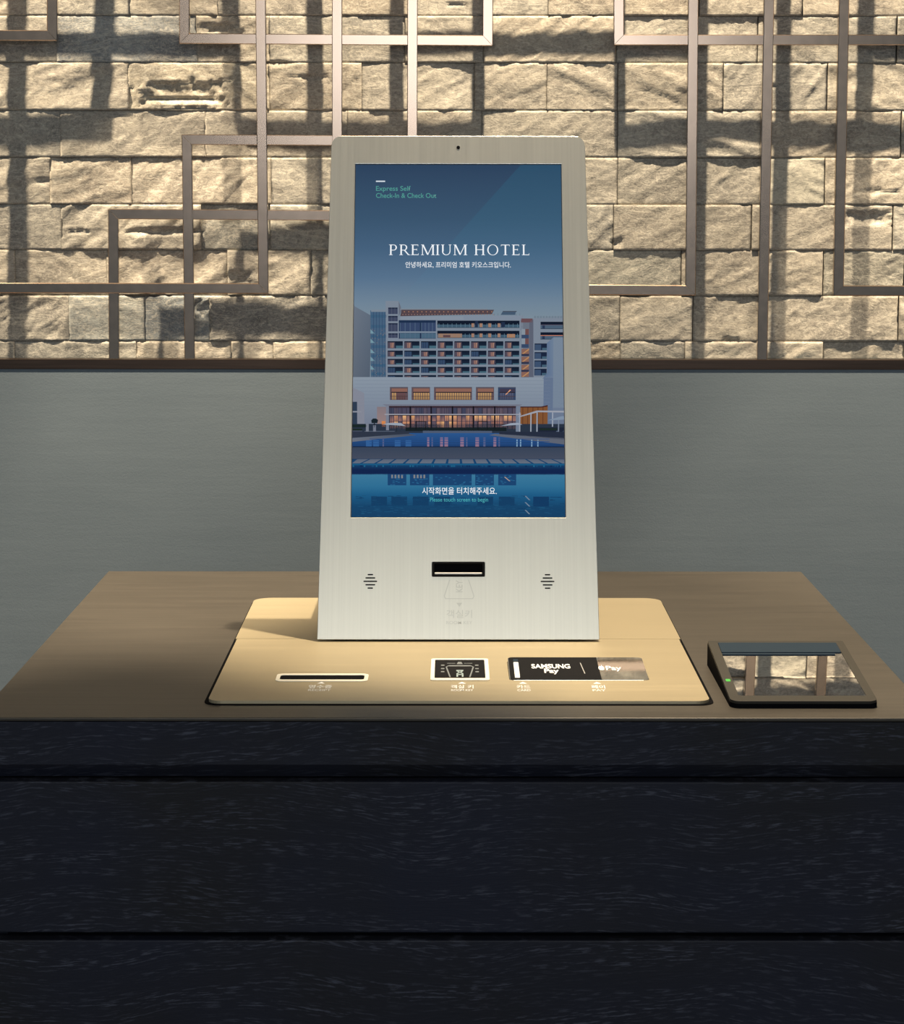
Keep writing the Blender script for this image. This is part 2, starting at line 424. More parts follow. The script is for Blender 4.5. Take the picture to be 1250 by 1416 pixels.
while z > 0.10:
    zb = max(0.075, z - 0.1635)
    bm = bmesh.new(); box(bm, (-0.5, 0.0005, zb), (0.5, 0.022, z), 0.0018); keep(obj('front_plank', bm, WOOD), ctr)
    z = zb - 0.0082
for s in (-1, 1):
    bm = bmesh.new(); box(bm, (s * 0.5 - (0.022 if s > 0 else 0), 0.031, 0.075), (s * 0.5 + (0.022 if s < 0 else 0), DEP, HC - 0.0045), 0.001); keep(obj('side_panel', bm, WOOD), ctr)
bm = bmesh.new(); box(bm, (-0.477, 0.0225, 0.076), (0.477, DEP - 0.01, HC - 0.0045)); keep(obj('carcass', bm, BLACK), ctr)
bm = bmesh.new(); box(bm, (-0.47, 0.04, 0.0), (0.47, DEP - 0.03, 0.0755)); keep(obj('plinth', bm, BLACK), ctr)

# ------------------------------------------------------------------ kiosk
KX, KY, AL = 0.0033, 0.3886, 0.398
kio = empty('check_in_kiosk', (KX, KY, HC), 'tilted self check-in kiosk with portrait screen on a gold base plate', 'kiosk')
TT = Matrix.Translation((0, 0, HC))
# base plate (two leaves meeting in a fine crease)
slot = rrect(-0.1980, 0.1670, -0.1010, 0.1940, 0.004); keyr = rrect(-0.0243, 0.1752, 0.0333, 0.2788, 0.002); pay = rrect(0.0594, 0.168, 0.2154, 0.275, 0.006)
plateobj('base_plate', rrect(-0.2655, 0.0625, 0.2715, 0.4085, (0.014, 0.014, 0.001, 0.001)), [slot, keyr, pay], 0.0008, 0.0042, TT, GOLD, None, 0.0009)
keep(bpy.data.objects['base_plate'], kio)
o = plateobj('rear_plate', rrect(-0.2675, 0.4100, 0.2735, 0.697, (0.001, 0.001, 0.024, 0.024)), [], 0.0008, 0.0042, TT, GOLD, None, 0.0009); keep(o, kio)
o = plateobj('gasket', rrect(-0.270, 0.059, 0.276, 0.700, (0.016, 0.016, 0.026, 0.026)), [], 0.0, 0.0008, TT, BLACK, None); keep(o, kio)
# receipt slot
o = plateobj('receipt_slot', rrect(-0.2010, 0.1590, -0.0980, 0.2010, 0.008), [rrect(-0.1965, 0.1685, -0.1025, 0.1925, 0.004)], 0.0043, 0.0050, TT, RIM, None, 0.0005); keep(o, kio)
o2 = plateobj('slot_recess', rrect(-0.1975, 0.1675, -0.1015, 0.1935, 0.004), [], 0.0009, 0.0044, TT, BLACK, None); keep(o2, kio)
# key card reader
o = plateobj('card_reader_rim', rrect(-0.0285, 0.1650, 0.0375, 0.285, 0.004), [rrect(-0.0240, 0.1755, 0.0330, 0.2785, 0.002)], 0.0043, 0.0052, TT, RIM, None, 0.0006); keep(o, kio)
o = plateobj('card_reader_window', rrect(-0.0239, 0.1756, 0.0329, 0.2784, 0.002), [], 0.001, 0.0046, TT, DARK, None); keep(o, kio)
# payment reader
PM = TT @ Matrix.Translation((0, 0.1685, 0.0)) @ Matrix.Rotation(math.radians(2.4), 4, 'X') @ Matrix.Translation((0, -0.1685, 0))
o = plateobj('payment_pad', rrect(0.0598, 0.1685, 0.2150, 0.2745, 0.006), [], 0.001, 0.0044, PM, GLASS, None, 0.0004); keep(o, kio)
p2 = plateobj('pad_reflection_mask', rrect(0.0606, 0.1693, 0.1625, 0.2737, (0.005, 0.0002, 0.0002, 0.005)), [], 0.0044, 0.0046, PM, DARK, None); keep(p2, kio)  # black film added to imitate where the glass reflection stops at the kiosk edge
p2['label'] = 'added matt black film standing in for the dark side of the pad reflection' 
pad = o

def flat_obj(name, polys, Mx, z, m, parent):
    bm = bmesh.new()
    for p in polys:
        try: bm.faces.new([bm.verts.new(Mx @ Vector((a, b, z))) for a, b in p])
        except ValueError: pass
    bm.normal_update()
    o = obj(name, bm, m); keep(o, parent) if parent.type == 'EMPTY' else setattr(o, 'parent', parent)
    return o
def text_mesh(body, size, bold=0.0, space=1.0):
    c = bpy.data.curves.new('lettering', 'FONT'); c.body = body; c.size = size; c.align_x = 'CENTER'; c.offset = bold; c.space_character = space
    c.resolution_u = 4
    o = bpy.data.objects.new('lettering', c); C.objects.link(o)
    bpy.context.view_layer.update()
    me = bpy.data.meshes.new_from_object(o.evaluated_get(bpy.context.evaluated_depsgraph_get()))
    bpy.data.objects.remove(o); me.name = 'lettering'
    return me
def text_obj(body, x, y, w, h, Mx, z, m, parent, bold=0.0, name='lettering', col=None, space=1.0):
    """lettering fitted into a box w x h centred on local (x, y); w or h may be None"""
    me = text_mesh(body, 1.0, bold, space)
    xs = [v.co.x for v in me.vertices]; ys = [v.co.y for v in me.vertices]
    bx, by = max(xs) - min(xs), max(ys) - min(ys); cx, cy = (max(xs) + min(xs)) / 2, (max(ys) + min(ys)) / 2
    sx = w / bx if w else h / by; sy = h / by if h else sx
    for v in me.vertices: v.co = Mx @ Vector((x + (v.co.x - cx) * sx, y + (v.co.y - cy) * sy, z))
    me.materials.clear()
    if col:
        ca = me.color_attributes.new('Col', 'FLOAT_COLOR', 'CORNER'); c = lin(col)
        for d in ca.data: d.color = c
    o = link(name, me, m)
    if parent.type == 'EMPTY': keep(o, parent)
    else: o.parent = parent; o.matrix_parent_inverse = parent_inv(parent)
    return o
def parent_inv(p):
    # parts are linked with an inverse of their own; their world matrix is the identity
    return Matrix.Identity(4) if p.parent is None else Matrix.Identity(4)

ZP = 0.0044
def tri(x, y, s, t): return [(x - s, y), (x + s, y), (x, y + t)]
for (cx, a, b, w) in ((-0.1490, '영수증', 'RECEIPT', 0.0255), (0.0066, '객실 키', 'ROOM KEY', 0.0250), (0.0740, '카드', 'CARD', 0.0150), (0.1560, '페이', 'PAY', 0.0150)):
    flat_obj('arrow_mark', [tri(cx, 0.1490, 0.0045, 0.010)], TT, ZP, WHITE, kio)
    text_obj(a, cx, 0.1330, w, 0.0180, TT, ZP, WHITE, kio, 0.012)
    text_obj(b, cx, 0.1155, w * 0.96, 0.0095, TT, ZP, WHITE, kio, 0.01)
# print on the key card reader: a card outline going in, a K mark, little lights
zc = 0.0048; cxr = 0.0045
def seg(a, b, t, tv=None):
    a, b = Vector(a), Vector(b); d = (b - a).normalized(); n = Vector((-d.y * t, d.x * (tv or t)))
    return [tuple(a - n), tuple(b - n), tuple(b + n), tuple(a + n)]
flat_obj('card_outline', [seg((cxr - 0.0125, 0.245), (cxr + 0.0125, 0.245), 0.0008, 0.003), seg((cxr - 0.0125, 0.246), (cxr - 0.0155, 0.238), 0.0008), seg((cxr + 0.0125, 0.246), (cxr + 0.0155, 0.238), 0.0008),
         seg((cxr - 0.0155, 0.239), (cxr - 0.0110, 0.182), 0.0008), seg((cxr + 0.0155, 0.239), (cxr + 0.0110, 0.182), 0.0008),
         [(cxr - 0.0035, 0.2545), (cxr + 0.0035, 0.2545), (cxr + 0.0018, 0.267), (cxr - 0.0018, 0.267)],
         seg((cxr - 0.0145, 0.259), (cxr - 0.005, 0.259), 0.0004, 0.0012), seg((cxr + 0.0145, 0.259), (cxr + 0.005, 0.259), 0.0004, 0.0012)], TT, zc, GREYP, kio)
flat_obj('key_mark', [[(cxr - 0.004, 0.217), (cxr + 0.004, 0.217), (cxr + 0.004, 0.221), (cxr - 0.004, 0.221)], seg((cxr - 0.003, 0.216), (cxr + 0.003, 0.202), 0.0012), seg((cxr + 0.003, 0.216), (cxr - 0.003, 0.202), 0.0012),
         seg((cxr - 0.003, 0.203), (cxr - 0.003, 0.184), 0.0009), seg((cxr + 0.003, 0.203), (cxr + 0.003, 0.184), 0.0009), seg((cxr - 0.003, 0.196), (cxr + 0.003, 0.196), 0.0004, 0.002)], TT, zc, mat('pale_blue_print', (0.33, 0.42, 0.43), 0.5), kio)
for s in (-1, 1):
    flat_obj('indicator_mark', [rrect(cxr + s * 0.0195 - 0.002, y - 0.003, cxr + s * 0.0195 + 0.002, y + 0.003, 0.001, 2) for y in (0.248, 0.229, 0.212)], TT, zc, GREYP, kio)
# print on the payment pad
zc = 0.0049
flat_obj('phone_mark', [rrect(0.0660, 0.1775, 0.0715, 0.2490, 0.001, 2)], PM, zc, WHITE, kio)
flat_obj('phone_mark', [rrect(0.0660, 0.2500, 0.0715, 0.2640, 0.001, 2)], PM, zc, NAVY, kio)
text_obj('SAMSUNG', 0.1080, 0.2300, 0.0440, 0.0210, PM, zc, WHITE, kio, 0.03)
text_obj('Pay', 0.1080, 0.2060, 0.0165, 0.0260, PM, zc, WHITE, kio, 0.03)
flat_obj('divider_mark', [seg((0.1425, 0.246), (0.1450, 0.196), 0.0005)], PM, zc, mat('pad_grey', (0.35, 0.35, 0.34), 0.5), kio)
def ell(cx, cy, rx, ry, n=14): return [(cx + rx * COS(2 * math.pi * k / n), cy + ry * SIN(2 * math.pi * k / n)) for k in range(n)]
flat_obj('apple_mark', [ell(0.1640, 0.2215, 0.0022, 0.0095), ell(0.1664, 0.2215, 0.0020, 0.0095), [(0.1652, 0.231), (0.1668, 0.239), (0.1660, 0.230)]], PM, zc, WHITE, kio)
text_obj('Pay', 0.1790, 0.2190, 0.0175, 0.0250, PM, zc, WHITE, kio, 0.02)

# leaning front panel: local u across, v up the face, w out of the face
FM = Matrix.Translation((KX, KY, HC)) @ Matrix(((1, 0, 0, 0), (0, SIN(AL), -COS(AL), 0), (0, COS(AL), SIN(AL), 0), (0, 0, 0, 1)))
HT = 0.6655; SB = 0.1605; SW = 0.2621; SH = SW * 16 / 9
hw = lambda s: 0.1706 - 0.0125 * s
def panel_outline(inset=0.0, bottom=0.0075):
    b, t = bottom + inset, HT - inset; r = 0.0135
    return [(-hw(b) + inset, b), (hw(b) - inset, b)] + [(hw(t) - inset - r + r * SIN(a) * 1, t - r + r * COS(a)) for a in [math.radians(90 - 90 * k / 6) for k in range(7)]] + \
           [(-hw(t) + inset + r - r * SIN(a), t - r + r * COS(a)) for a in [math.radians(90 * k / 6) for k in range(7)]]
scr = [(-SW / 2 - 0.0006, SB - 0.0006), (SW / 2 + 0.0006, SB - 0.0006), (SW / 2 + 0.0006, SB + SH + 0.0006), (-SW / 2 - 0.0006, SB + SH + 0.0006)]
disp = rrect(-0.0320, 0.0855, 0.0322, 0.1040, 0.0015, 3)
o = plateobj('front_panel', panel_outline(), [scr, disp], -0.004, 0.0, FM, STEEL, None, 0.0007); keep(o, kio)
o['label'] = 'brushed champagne steel front panel'
o = plateobj('housing', panel_outline(0.0012, 0.0205), [], -0.030, -0.0042, FM, SIDE, None, 0.0015); keep(o, kio)
# low printer housing behind the panel
bm = bmesh.new()
pr = [(0.43, 0.0045), (0.80, 0.0045), (0.80, 0.175), (0.52, 0.190), (0.505, 0.175)]
A = [bm.verts.new((KX - 0.156, y, HC + z)) for y, z in pr]; B = [bm.verts.new((KX + 0.156, y, HC + z)) for y, z in pr]
for i in range(5): bm.faces.new((A[i], A[(i + 1) % 5], B[(i + 1) % 5], B[i]))
bm.faces.new(A[::-1]); bm.faces.new(B); bmesh.ops.recalc_face_normals(bm, faces=bm.faces)
keep(obj('rear_housing', bm, SIDE), kio)
bm = bmesh.new()
box(bm, (KX - 0.13, 0.405, HC + 0.0043), (KX + 0.13, 0.43, HC + 0.030)); keep(obj('hinge_foot', bm, BLACK), kio)
# camera eye, speakers, key dispenser
o = plateobj('camera_eye', ell(0.0, 0.6495, 0.0022, 0.0024, 20), [], 0.0, 0.0003, FM, BLACK, None); keep(o, kio)
for cx in (-0.1070, 0.1085):
    for k, (dy, w) in enumerate(((0.0084, 0.0034), (0.0043, 0.0060), (0.0, 0.0084), (-0.0043, 0.0060), (-0.0084, 0.0034))):
        o = plateobj('speaker_slit', rrect(cx - w, 0.0795 + dy - 0.0008, cx + w, 0.0795 + dy + 0.0008, 0.0007, 2), [], 0.0, 0.00025, FM, BLACK, None); keep(o, kio)
o = plateobj('key_dispenser', rrect(-0.0318, 0.0857, 0.0320, 0.1038, 0.0015, 3), [rrect(-0.0294, 0.0875, 0.0296, 0.1018, 0.001, 2)], -0.006, 0.0006, FM, DARK, None, 0.0003); keep(o, kio)
o['label'] = 'black key dispenser slot'
bm = bmesh.new(); box(bm, (-0.0296, 0.0873, -0.0042), (0.0298, 0.1020, -0.0038)); bm.transform(FM); keep(obj('dispenser_mouth', bm, BLACK), kio)
bm = bmesh.new(); box(bm, (-0.0290, 0.0886, -0.0040), (0.0290, 0.0910, -0.0005), 0.0006); bm.transform(FM); keep(obj('dispenser_lip', bm, LIP), kio)
# faint print under the dispenser
zc = 0.0002
def fseg(a, b, t=0.0005): return seg(a, b, t)
flat_obj('card_icon', [fseg((-0.0105, 0.0815), (-0.0170, 0.0610)), fseg((0.0125, 0.0815), (0.0190, 0.0610)), fseg((-0.0170, 0.0610), (-0.0155, 0.0580)), fseg((0.0190, 0.0610), (0.0175, 0.0580)), fseg((-0.0158, 0.0580), (0.0178, 0.0580)),
         tri(0.0012, 0.0485, 0.0036, 0.0)[0:2] + [(0.0012, 0.0485)] if False else [(-0.0024, 0.0528), (0.0048, 0.0528), (0.0012, 0.0478)]], FM, zc, FAINT, kio)
me = text_obj('KEY', 0.0, 0.0, 0.0150, 0.0080, FM @ Matrix.Translation((0.0012, 0.0735, 0)) @ Matrix.Rotation(math.radians(90), 4, 'Z'), zc, FAINT, kio, 0.01)
text_obj('객실키', 0.0012, 0.0390, 0.0310, 0.0100, FM, zc, FAINT, kio, 0.004)
text_obj('ROOM KEY', 0.0012, 0.0283, 0.0315, 0.0040, FM, zc, FAINT, kio, 0.005)

# ---------------- the display: picture and lettering shown on the screen
scrn = plateobj('screen', [(-SW / 2, SB), (SW / 2, SB), (SW / 2, SB + SH), (-SW / 2, SB + SH)], [], -0.0035, -0.0018, FM, BLACK, None); keep(scrn, kio)
scrn['label'] = 'lit portrait touch screen showing a hotel at dusk'
def P(x, y):
    """photo pixel -> local (u, v) of the screen rectangle"""
    t = (y - 226.75) / 488.5
    xl = 493 - 9 * t; xr = 771.5 + 11.5 * t
    u = (x - xl) / (xr - xl); v = t * 1.0755 / ((1 - t) + t * 1.0755)
    u = min(1, max(0, u)); v = min(1, max(0, v))
    return (-SW / 2 + u * SW, SB + SH * (1 - v))
PV, PF, PC = [], [], []
def poly(pts, cols, layer):
    if isinstance(cols[0], (int, float)): cols = [cols] * len(pts)
    b = len(PV)
    for x, y in pts:
        u, v = P(x, y); PV.append(FM @ Vector((u, v, -0.0017 + 0.00008 * layer)))
    PF.append(tuple(range(b, b + len(pts)))); PC.append([lin(c) for c in cols])
def rect(x0, y0, x1, y1, c, layer=1, c2=None):
    c2 = c2 or c
    poly([(x0, y1), (x1, y1), (x1, y0), (x0, y0)], [c2, c2, c, c], layer)
def grad(x0, x1, stops, layer):
    for (ya, ca), (yb, cb) in zip(stops, stops[1:]): rect(x0, ya, x1, yb, ca, layer, cb)
rs = random.Random(5)
# sky with its lighter diagonal wedge
SKY = [(220, (45, 66, 92)), (300, (57, 84, 110)), (340, (68, 96, 124)), (380, (86, 113, 140)), (415, (110, 131, 150)), (440, (122, 139, 152)), (520, (126, 142, 154))]
grad(470, 800, SKY, 0)
def skyc(y, k):
    for (a, ca), (b, cb) in zip(SKY, SKY[1:]):
        if a <= y <= b:
            t = (y - a) / (b - a); return tuple(ca[i] + (cb[i] - ca[i]) * t + k[i] for i in range(3))
for i in range(20):
    ya, yb = 226 + i * 9, 235 + i * 9
    xa, xb = 716 - (ya - 228) * 0.90, 716 - (yb - 228) * 0.90; f = max(0, 1 - i / 20)
    ka = (-1 * f, 10 * f, 10 * f)
    poly([(xb, yb), (800, yb), (800, ya), (xa, ya)], [skyc(yb, ka), skyc(yb, ka), skyc(ya, ka), skyc(ya, ka)], 1)
WL = (121, 132, 147); WLd = (106, 117, 134); NV = (14, 24, 42); TEAL = (58, 88, 108); BLU = (46, 66, 96)
# side wing left, glass tower
poly([(480, 520), (511, 520), (513, 432), (490, 419), (480, 416)], [(92, 102, 116), (80, 92, 108), (92, 104, 120), (104, 114, 128), (104, 114, 128)], 1)
rect(512, 425, 535, 520, (66, 94, 122), 2, (78, 98, 120))
rect(513, 424, 534, 427, (120, 132, 146), 3)
for y in (431, 445, 459, 473, 486, 499, 511): rect(513, y, 534, y + 4, (58, 90, 118), 3)
for x in range(516, 534, 4): rect(x, 427, x + 0.6, 520, (48, 70, 100), 4)
for k in range(34): 
    x, y = rs.uniform(514, 533), rs.uniform(448, 516); rect(x, y, x + 1, y + 1.2, (116, 110, 114), 4)
for y in (452, 465, 479, 490, 502): poly([(512, y + 5), (518, y + 5), (512, y - 1)], (112, 146, 160), 4)
# main block
rect(533, 412, 551, 520, WL, 3); poly([(551, 434), (555, 424), (551, 412)], (100, 106, 120), 3)
poly([(549, 520), (722, 520), (722, 432), (549, 434)], WL, 3)
poly([(553, 433), (679, 430), (682, 424), (555, 423)], (80, 66, 72), 3); rect(553, 422.5, 673, 424, (122, 132, 144), 4)
for x in range(558, 682, 6): rect(x, 426, x + 1.6, 427.6, (150, 112, 92), 4)
for x in range(556, 682, 4): rect(x, 430, x + 1.4, 431.2, (140, 112, 106), 4)
poly([(691, 431), (711, 431), (712, 426), (694, 426)], (66, 86, 108), 3); rect(694, 425.6, 713, 427, (70, 78, 92), 4)
for x in (682, 687, 712, 717): rect(x, 429, x + 0.7, 432, (104, 116, 130), 4)
rect(553, 433, 640, 438, (130, 141, 155), 4); rect(640, 432, 720, 438, (124, 136, 152), 4)
for a, b in ((421, 430), (432.5, 440), (442.5, 454), (456.5, 463)):
    rect(536.5, a, 549.5, b, (60, 68, 92), 4); rect(536.5, a, 549.5, a + 2, (34, 44, 66), 5); rect(541, a, 541.5, b, (88, 94, 112), 5); rect(545.5, a, 546, b, (88, 94, 112), 5)
rect(551, 438.5, 602, 464, (28, 46, 74), 4)
for a, b in ((552.5, 580), (582, 602)):
    rect(a, 442, b, 453.5, (52, 68, 100), 5); rect(a, 456.5, b, 463.5, (70, 98, 120), 5)
    for k in range(4): rect(a + (b - a) * k / 4, 442, a + (b - a) * k / 4 + 0.7, 463.5, (84, 104, 128), 6)
rect(551, 454, 602, 456, (124, 138, 154), 6)
for y in (439, 453):
    rect(604, y, 717, y + 10, NV, 4); rect(604, y + 5.5, 717, y + 9.5, (62, 88, 108), 5)
    for x in (651, 662, 674, 687): rect(x, y + 3.8, x + 4, y + 9, (156, 120, 100), 6)
    for x in range(606, 716, 6): rect(x, y + 4, x + 0.6, y + 9.5, (96, 124, 140), 6)
rect(605, 457, 638, 462.5, (146, 116, 98), 6); rect(612, 459, 622, 462, (86, 64, 70), 7); rect(700, 457.5, 711, 462.5, (164, 122, 94), 6); rect(656, 439.5, 660, 448, (30, 44, 70), 7); rect(692, 441, 697, 448, (30, 44, 70), 7)
# rows of rooms
ROWS = [(467.5, 477.5), (480.5, 489), (492, 500), (503, 511.5), (514.5, 518)]
LIT = ['1101111 1', '10111011', '10101110', '01011111', '01111110']
XS = [534.5, 557.5, 580.5, 603.5, 626.5, 649.5, 672.8, 696, 718]
for r, (ya, yb) in enumerate(ROWS):
    pat = LIT[r].replace(' ', '')
    for k in range(8):
        x0, x1 = XS[k] + 1, XS[k + 1] - 1
        rect(x0, ya, x1, yb, NV, 4, (26, 40, 60)); w = x1 - x0
        if pat[k] == '1':
            rect(x0 + 0.5, ya + 1.5, x0 + w * 0.48, yb, (78, 70, 84), 5)
            poly([(x0 + 4, yb - 0.8), (x0 + 8.0, yb - 0.8), (x0 + 8.6, ya + 2.2), (x0 + 3.6, ya + 2.2)], [(136, 104, 96), (156, 122, 108), (162, 126, 106), (122, 92, 92)], 6)
            rect(x0 + 5.6, ya + 2.4, x0 + 6.4, yb, (104, 76, 84), 7)
        else:
            rect(x0 + 0.5, ya + 1.5, x0 + w * 0.48, yb, (50, 70, 98), 5)
            for q in (3, 6): rect(x0 + q, ya + 1.5, x0 + q + 0.6, yb, (34, 50, 76), 6)
        rect(x0 + w * 0.55, ya + 6.2, x1, yb, (66, 100, 116), 5)
    rect(533, yb, 719, yb + 2.6, WL, 6)
for x in XS: rect(x - 1, 466, x + 0.9, 520, WL, 6)
# stair strip and right wing
rect(719, 436, 735, 520, (104, 112, 126), 3); rect(719, 436, 735, 441.5, (102, 74, 80), 4)
for k, y in enumerate((450.5, 463.5)):
    rect(720, y, 725, y + 8, (130, 142, 154), 5); rect(725, y, 730, y + 8, (106, 74, 74), 5); rect(720, y + 8, 730, y + 13, (52, 70, 100), 5)
for y in (478, 489, 500, 510):
    rect(720, y, 730.5, y + 7, (130, 96, 86), 5); poly([(720.5, y + 7), (723, y + 7), (730.5, y + 1.5), (730.5, y - 0.6)], (178, 132, 88), 6); rect(720, y + 7, 730.5, y + 10, (46, 50, 72), 5)
poly([(736, 520), (786, 520), (786, 432), (735, 436)], WL, 3); poly([(730.5, 520), (737, 520), (736, 437), (730.5, 441)], (90, 96, 112), 4)
for x in range(737, 780, 4): rect(x, 432.5, x + 2.6, 435.5, (108, 124, 138), 4)
for y in (440.5, 455):
    rect(746, y, 790, y + 10, NV, 4); rect(746, y + 4.5, 790, y + 9.5, (72, 92, 112), 5); rect(746, y + 4, 790, y + 5, (190, 120, 96) if y > 450 else (88, 84, 100), 6); rect(748.5, y + 5, 752, y + 10, (40, 54, 80), 6)
for y in (470.5, 482.5, 494, 505.5):
    rect(738, y, 755, y + 9.5, (24, 36, 60), 4); rect(738.6, y + 1.5, 747, y + 9.5, (58, 78, 106), 5); rect(748.5, y + 6, 755, y + 9.5, (64, 92, 112), 5)
poly([(749, 520), (790, 520), (790, 462), (764, 462), (755, 470), (755.5, 512)], [(92, 112, 142), (122, 136, 154), (114, 130, 150), (108, 126, 148), (92, 112, 142), (90, 110, 140)], 7)
poly([(764, 560), (790, 560), (790, 462), (764, 462)], (116, 131, 149), 8)
# podium
grad(470, 800, [(517.5, (134, 146, 160)), (545, (126, 138, 154)), (598, (110, 118, 138))], 7)
poly([(764, 598), (800, 598), (800, 500), (764, 500)], [(100, 112, 136), (100, 112, 136), (114, 130, 150), (114, 130, 150)], 8)
rect(751, 518, 764, 598, (96, 112, 138), 8)
poly([(484, 598), (503, 598), (503, 540), (484, 532)], (128, 132, 146), 8)
for y in range(522, 560, 5): rect(490, y, 760, y + 0.5, (118, 130, 147), 8)
for k, (x0, x1) in enumerate(((538.5, 563.5), (568.5, 594), (599.5, 652), (657.5, 682.5), (688, 712.5))):
    cool = k == 4
    rect(x0, 532, x1, 549.5, (92, 76, 82) if not cool else (50, 66, 94), 9)
    rect(x0 + 2.5, 533.5, x1 - 1, 538, (136, 96, 84) if not cool else (60, 56, 76), 10)
    n = int((x1 - x0) / 3.2)
    for q in range(n):
        xa = x0 + 3 + q * 3.2
        if xa + 2 > x1 - 1: break
        c = (186, 146, 98) if (k in (1, 2, 3) or q < 2) else (104, 74, 76)
        if cool: c = (84, 88, 112)
        rect(xa, 539.5, xa + 2.3, 549, c, 10, tuple(int(v * 0.8) for v in c))
    rect(x0 + 2, 538.2, x1 - 1, 539.5, (40, 32, 40), 11); rect(x0, 544, x1, 544.7, (70, 52, 54), 11)
    rect(x0, 531.2, x1, 532.2, (90, 92, 104), 11)
if True: poly([(698, 542), (699.5, 542), (706, 535.5), (704.5, 535)], (224, 160, 120), 11)
# glass front of the lobby
poly([(533, 558), (718, 558), (722, 555.5), (528, 555.5)], (112, 116, 132), 10); rect(536, 557.5, 716, 560, (54, 36, 42), 10)
rect(537, 559, 713, 591, (58, 56, 74), 9)
for k in range(30):
    x = 538.5 + k * 5.85
    base = rs.choice([(84, 76, 92), (62, 66, 88), (74, 70, 90), (96, 84, 96)]); rect(x, 561, x + 5, 569, base, 10)
    w = rs.choice([(214, 158, 108), (196, 138, 102), (130, 98, 96), (232, 178, 122), (96, 82, 96), (68, 70, 92)]); rect(x, 571.5, x + 5, 579, w, 10, (150, 108, 98))
    w2 = rs.choice([(200, 140, 104), (150, 104, 92), (86, 76, 90), (222, 168, 116)]); rect(x, 579.6, x + 5, 590, w2, 10, (120, 88, 86))
for x in (566.5, 595.5, 625, 654, 683.5): rect(x - 0.9, 558, x + 1, 591, (18, 16, 24), 11)
for x in range(540, 713, 7): rect(x, 560, x + 0.5, 591, (34, 32, 44), 11)
rect(531, 569, 720, 570.6, (150, 150, 160), 12); rect(537, 570.6, 713, 571.6, (22, 18, 26), 12)
for x, w in ((578, 14), (664, 14)):
    rect(x - 4, 579, x + w - 4, 580, (16, 16, 22), 12); rect(x - 4, 579, x - 3, 591, (16, 16, 22), 12); rect(x + w - 5, 579, x + w - 4, 591, (16, 16, 22), 12)
rect(533, 558, 537, 592, (118, 124, 140), 11); rect(713, 558, 719, 597, (112, 124, 144), 11)
rect(520.5, 559, 533, 588, (128, 116, 122), 9, (150, 126, 124)); rect(527, 579, 532, 587, (206, 130, 76), 10)
poly([(719, 585), (757, 585), (757, 557), (748, 559), (719, 560)], (124, 80, 48), 9)
for x in range(722, 757, 7): rect(x, 559, x + 1, 585, (90, 52, 34), 10)
poly([(719, 560), (748, 560), (757, 558.5), (757, 556.5), (748, 558.5), (719, 558.5)], (66, 34, 34), 11)
rect(485, 552, 493, 586, (44, 58, 78), 9); rect(480, 565, 499, 567, (134, 138, 150), 10)
poly([(715, 573), (720, 573), (744, 566.5), (790, 567), (790, 564.5), (742, 564.2)], (152, 156, 168), 12)
for x, b in ((717.5, 600), (733, 600), (741.5, 597), (763, 587)): rect(x, 567, x + 1.7, b, (150, 158, 172), 13)
# garden line, parasols
rect(480, 583, 800, 600, (40, 50, 66), 10); rect(560, 588, 700, 593, (20, 30, 34), 11); rect(584, 592.5, 680, 599, (76, 88, 110), 11)
poly([(484, 588), (506, 588), (506, 584), (484, 584)], (24, 38, 38), 12); rect(484, 591, 500, 600, (66, 74, 92), 12); rect(484, 590, 500, 592.5, (26, 40, 36), 13)
poly([(513, 582), (521, 582), (522, 577.5), (519, 575.5), (515, 575.5), (512.5, 578)], (22, 34, 42), 12); rect(516, 581, 517.5, 588, (24, 30, 40), 12)
rect(503, 593, 545, 598, (86, 96, 114), 11); rect(505, 583, 509, 595, (120, 126, 140), 12); rect(515, 585, 519, 595, (112, 118, 134), 12)
poly([(528, 584), (560, 586), (554, 582), (545, 581.5), (536, 582)], (150, 160, 174), 13); rect(547, 585, 548, 597, (30, 36, 48), 13)
poly([(692, 586), (722, 584), (716, 581.5), (706, 582)], (150, 160, 176), 13)
poly([(757, 578), (790, 577), (790, 572), (775, 572.5)], (126, 142, 162), 14); rect(771.5, 577, 773, 597, (120, 132, 150), 14)
rect(744, 588, 790, 600, (28, 36, 54), 12); rect(746, 589, 770, 592, (26, 40, 38), 13); poly([(765, 598), (768, 598), (772, 593), (770, 592.5)], (90, 104, 128), 13); poly([(774, 598), (777, 598), (782, 592), (780, 592)], (90, 104, 128), 13)
for k in range(6): x, y = 529 + rs.uniform(0, 6), 594 + rs.uniform(0, 5); rect(x, y, x + 1, y + 1, (224, 150, 104), 14)
# pool
poly([(480, 617), (800, 617), (800, 596), (480, 596)], [(26, 58, 104), (24, 54, 98), (40, 84, 140), (40, 84, 140)], 14)
poly([(480, 609), (486, 608.5), (575, 599), (565, 597), (480, 603)], [(104, 110, 124), (104, 110, 124), (76, 84, 100), (66, 76, 94), (104, 112, 126)], 15)
poly([(785, 612), (800, 613), (800, 605), (780, 603), (684, 597), (676, 599)], (92, 98, 112), 15)
poly([(480, 603), (565, 597), (565, 594), (480, 594)], (44, 52, 68), 15); poly([(690, 597.5), (800, 605), (800, 594), (690, 594)], (36, 44, 62), 15)
for x, w, c in ((590, 3, 1), (596, 2, 0), (608, 4, 1), (614, 5, 1), (636, 5, 1), (644, 2, 0), (657, 5, 1), (668, 3, 0), (682, 4, 1), (528, 2, 0), (689, 2, 0)):
    rect(x, 602, x + w, 615, (116, 104, 138) if c else (76, 90, 132), 15, (142, 110, 132) if c else (84, 92, 130))
for x in (714, 719, 734.5, 743): rect(x, 605, x + 1.6, 615, (124, 160, 190), 15)
